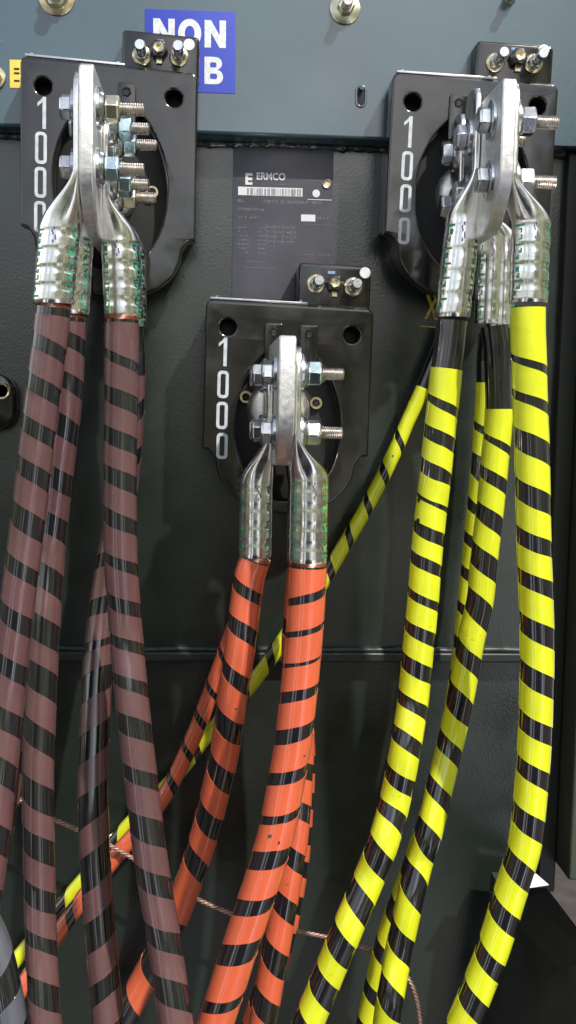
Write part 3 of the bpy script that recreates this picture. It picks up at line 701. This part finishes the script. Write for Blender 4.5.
cable('brown striped cable behind the pair, emerging left of it with bands slanting the other way',
  [(128,330,D2),(130,360,D2),(128,430,D2-.01),(120,510,D2-.02),(108,580,D2-.02),(99,650,D2-.01),(95,720,D2+.01),(93,800,D2+.03),(95,860,D2+.04),(101,940,D2+.05),(109,1030,D2+.07),(113,1080,D2+.08)], 30,
  [(357,374),(405,424),(452,470),(500,520),(548,562),(594,613),(640,647),(668,696),(727,755),(787,818),(846,881),(910,943),(975,995)], M_brown, 'tape_wrap', -1, 374, group=G1, seed=5,
  lugf=mk_lug(1, xa, xwa, D2, 134, 205, 250, 112, 1.2))
# --- orange
cable('left orange and black striped cable, bending down behind the brown cables',
  [(255,560,D1),(250,575,D1),(246,600,D1),(240,650,D1),(232,700,D1-.01),(225,750,D1-.03),(216,790,D1-.04),(207,825,D1-.05),(196,862,D1-.06),(184,895,D1-.07),(168,935,D1-.08),(149,970,D1-.09),(128,1010,D1-.09),(105,1060,D1-.08)], 30.5,
  [(585,597),(620.5,636.5),(666,681),(710,731),(759,780),(806,827),(848,867),(912,930),(950,972)], M_orange, 'tape_wrap', 1, 561, group=G2, seed=6, tears=((850,.0,.0022),(700,.3,.001)),
  lugf=mk_lug(-1, xb, xwb, D1, 372, 436, 482, 279, 1.08))
cable('thin orange striped cable running down left behind the left orange cable',
  [(252,560,D2-.02),(244,600,D2-.03),(228,645,D2-.04),(208,700,D2-.05),(190,745,D2-.05),(168,790,D2-.05),(143,825,D2-.05),(121,850,D2-.05),(93,885,D2-.05),(66,922,D2-.05),(30,975,D2-.04),(2,1020,D2-.03),(-20,1060,D2-.02)], 16.5,
  [(575,583),(618,626),(652,659),(686,693),(716,723),(747,754),(778,786),(808,818),(868,880)], M_orange, 'tape_wrap', 1, 562, group=G2, seed=7,
  lugf=mk_lug(-1, xb, xwb, D2, 382, 440, 484, 276, 1.2, False))
cable('broad nearest orange striped cable under the right lug of the centre bushing',
  [(308,565,D0),(307.5,580,D0),(306,610,D0),(303,650,D0),(298,700,D0),(292,750,D0),(284.5,790,D0),(278,825,D0),(267,865,D0),(254,905,D0),(239,950,D0),(223,1000,D0),(210,1040,D0),(196,1085,D0)], 37.5,
  [(591,600),(626,632),(658,661.5),(685,696),(722,738),(766,779),(809.5,817.5),(844,863),(893,908),(935,957),(993,1004)], M_orange, 'tape_wrap', -1, 567, group=G2, seed=8, tears=((831,-.35,.0032),(750,.7,.0012),(835,.2,.0014)),
  lugf=mk_lug(1, xb, xwb, D0, 348, 436, 478, 304, 1.04))
cable('orange striped cable behind the broad one, showing as a sliver on both of its sides',
  [(302,566,D2),(299,600,D2),(296,650,D2),(298,700,D2),(301,760,D2),(299,810,D2),(295,860,D2),(285,920,D2),(270,980,D2),(250,1040,D2),(235,1085,D2)], 29,
  [(624,641),(663,685),(708,726),(748,765),(784,800),(818,836),(852,868)], M_orange, 'tape_wrap', 1, 568, group=G2, seed=9,
  lugf=mk_lug(1, xb, xwb, D2, 362, 440, 482, 300, 1.1, False))
cable('orange striped cable emerging low down right of the broad nearest one',
  [(306,566,D1),(303,620,D1),(301,700,D1),(299,770,D1),(295,830,D1),(289,870,D1),(281,920,D1),(271,975,D1),(262,1030,D1),(254,1085,D1)], 29,
  [(600,615),(650,665),(700,718),(755,772),(795,812),(843,862),(891,912),(943,967),(992,1016)], M_orange, 'tape_wrap', 1, 568, group=G2, seed=10,
  lugf=mk_lug(1, xb, xwb, D1, 355, 438, 480, 302, 1.1, False))
# --- yellow
cable('leftmost large yellow striped cable, with a black unwrapped top',
  [(452,321,D1),(450,345,D1),(446,375,D1),(441,420,D1),(436,470,D1),(430,520,D1),(426,560,D1),(423,600,D1),(418,650,D1),(413,700,D1),(405,750,D1+.01),(395,800,D1+.01),(384,840,D1+.02),(370,876,D1+.02),(349,925,D1+.03),(328,975,D1+.03),(308,1024,D1+.03),(286,1080,D1+.03)], 31.5,
  [(401,410),(430,445),(465,479),(500,504),(526,539),(556,569),(594,603),(625,638),(657.5,674),(697,712),(734,748),(770,785.5),(806,823),(845,866),(891,913),(933,954),(974,996)], M_yellow, 'tape_wrap', 1, 369, group=G3, seed=12, tears=((501,-1.0,.004),(522,-.8,.0035)), copper=False,
  lugf=mk_lug(-1, xc_, xwc, D1, 92, 172, 222, 484, 1.12, tilt=-.007))
cable('second large yellow striped cable from the left, bare black until well below its lug',
  [(494,326,D2+.02),(497,350,D2+.02),(499,410,D2+.02),(495,460,D2+.02),(490,510,D2+.02),(484,560,D2+.02),(480,600,D2+.02),(471,640,D2+.02),(462,690,D2+.02),(451,740,D2+.02),(439,790,D2+.03),(427,840,D2+.04),(420,860,D2+.04),(410,900,D2+.05),(399,950,D2+.05),(390,1000,D2+.06),(386,1030,D2+.06),(380,1085,D2+.07)], 27.5,
  [(439,446),(471,485),(508,526),(549,572),(594,620),(648,666),(690,715),(739,757),(785.5,802),(827,849),(870,899),(927,954),(984,1009)], M_yellow, 'tape_wrap', 1, 409, group=G3, seed=13,
  lugf=mk_lug(1, xc_, xwc, D2, 122, 190, 238, 500, 1.12), copper=False)
cable('yellow striped cable tucked left behind the second large one',
  [(491,334,D2-.035),(489,360,D2-.035),(488,400,D2-.035),(483,470,D2-.035),(478,520,D2-.035),(473,570,D2-.035),(468,620,D2-.03),(461,680,D2-.03),(450,740,D2-.02),(436,800,D2-.02),(420,850,D2-.01),(404,895,D2-.01),(391,930,D2-.01),(380,970,D2-.01),(369,1020,D2-.01),(358,1085,D2)], 25,
  [(427,436),(458,483),(505,516),(537,549),(571,583),(607,618),(640,654),(678,692),(715,730),(752,768),(790,806),(828,845),(865,882),(905,922),(945,960),(985,1000)], M_yellow, 'tape_wrap', 1, 382.5, group=G3, seed=14,
  lugf=mk_lug(-1, xc_, xwc, D2, 118, 190, 238, 486, 1.15), copper=False)
cable('rightmost yellow striped cable, wrapped yellow right up to its bright lug',
  [(528,307,D0),(528,330,D0),(529,360,D0),(530,400,D0),(532,450,D0),(533,500,D0),(534,550,D0),(536,600,D0),(537,650,D0),(536,700,D0),(534,750,D0),(530,800,D0),(525.5,840,D0),(522,856,D0),(508,900,D0),(494,946,D0),(475,995,D0),(463,1024,D0),(436,1085,D0)], 34.5,
  [(359.7,368),(395,405),(433,456),(485,507),(533,550),(573,589),(618,639),(666,688),(716,735),(761,778),(808,830),(856,877.6),(904,922),(950,967),(990,1009)], M_yellow, 'tape_wrap', 1, 308, group=G3, seed=15,
  lugf=mk_lug(1, xc_, xwc, D0, 88, 178, 222, 521, 1.12), copper=False)
cable('thin yellow striped cable slanting down left across the tank from behind the large yellow ones',
  [(447,322,.035),(438,350,.03),(424,385,.03),(409,419,.03),(387,468,.03),(364,512,.03),(342,549,.03),(318,590,.03),(295,622,.03),(275,652,.03),(252,684,.025),(228,712,.02),(205,738,.02),(182,769,.015),(150,803,.015),(124,830,.01),(98,862,.01),(71,894,.01),(45,925,.01),(20,955,.01),(-10,995,.02)], 14,
  [(437,445),(470,478),(501,509),(533,541),(565,574),(597,605),(627,635),(653,662),(687,696),(717,725),(744,752),(774,783),(802,811),(838,852),(866,880)], M_yellow, 'tape_wrap', 1, 388, group=G3, seed=16, tears=((456,.0,.0012),))
# grey striped cable in the lower left corner
cable('grey and black striped cable end in the bottom left corner',
  [(-64,800,.15),(-44,850,.16),(-24,900,.17),(-3,950,.18),(8,1000,.19),(16,1060,.20)], 30,
  [(884,940),(972,1002)], M_grey, 'tape_wrap', -1, 860, seed=17)
# --- twisted bare copper wire
def twisted(pts, r, label):
    pa = Path(pts); t = thing('ground_wire', pa.pt[0], label, 'wire', 'bare copper wires across the lower tank')
    for q in range(3):
        rows = []; n = int(pa.L/.0015)
        for i in range(n+1):
            s = pa.L*i/n; p, T, Nn, B = pa.at(s); a = s*420+q*2*PI/3; c = p+(Nn*math.cos(a)+B*math.sin(a))*r*.52
            rows.append([c+(Nn*math.cos(b)+B*math.sin(b))*r*.55 for b in [2*PI*z/7 for z in range(7)]])
        MB().grid(rows, cap=True).build('wire_strand', M_cwire, t, smooth=80)
twisted([(-8,788,.06),(15,797,.06),(45,815,.055),(75,829,.05),(105,843,.05),(132,858,.05),(160,876,.05),(195,898,.05),(234,915,.05),(264,925,.05),(294,931,.05),(329,938,.055),(372,951,.06),(398,966,.06),(413,988,.06),(420,1023,.05),(422,1070,.04)], .0024,
  'twisted bare copper wire sagging across the lower tank behind the cables')
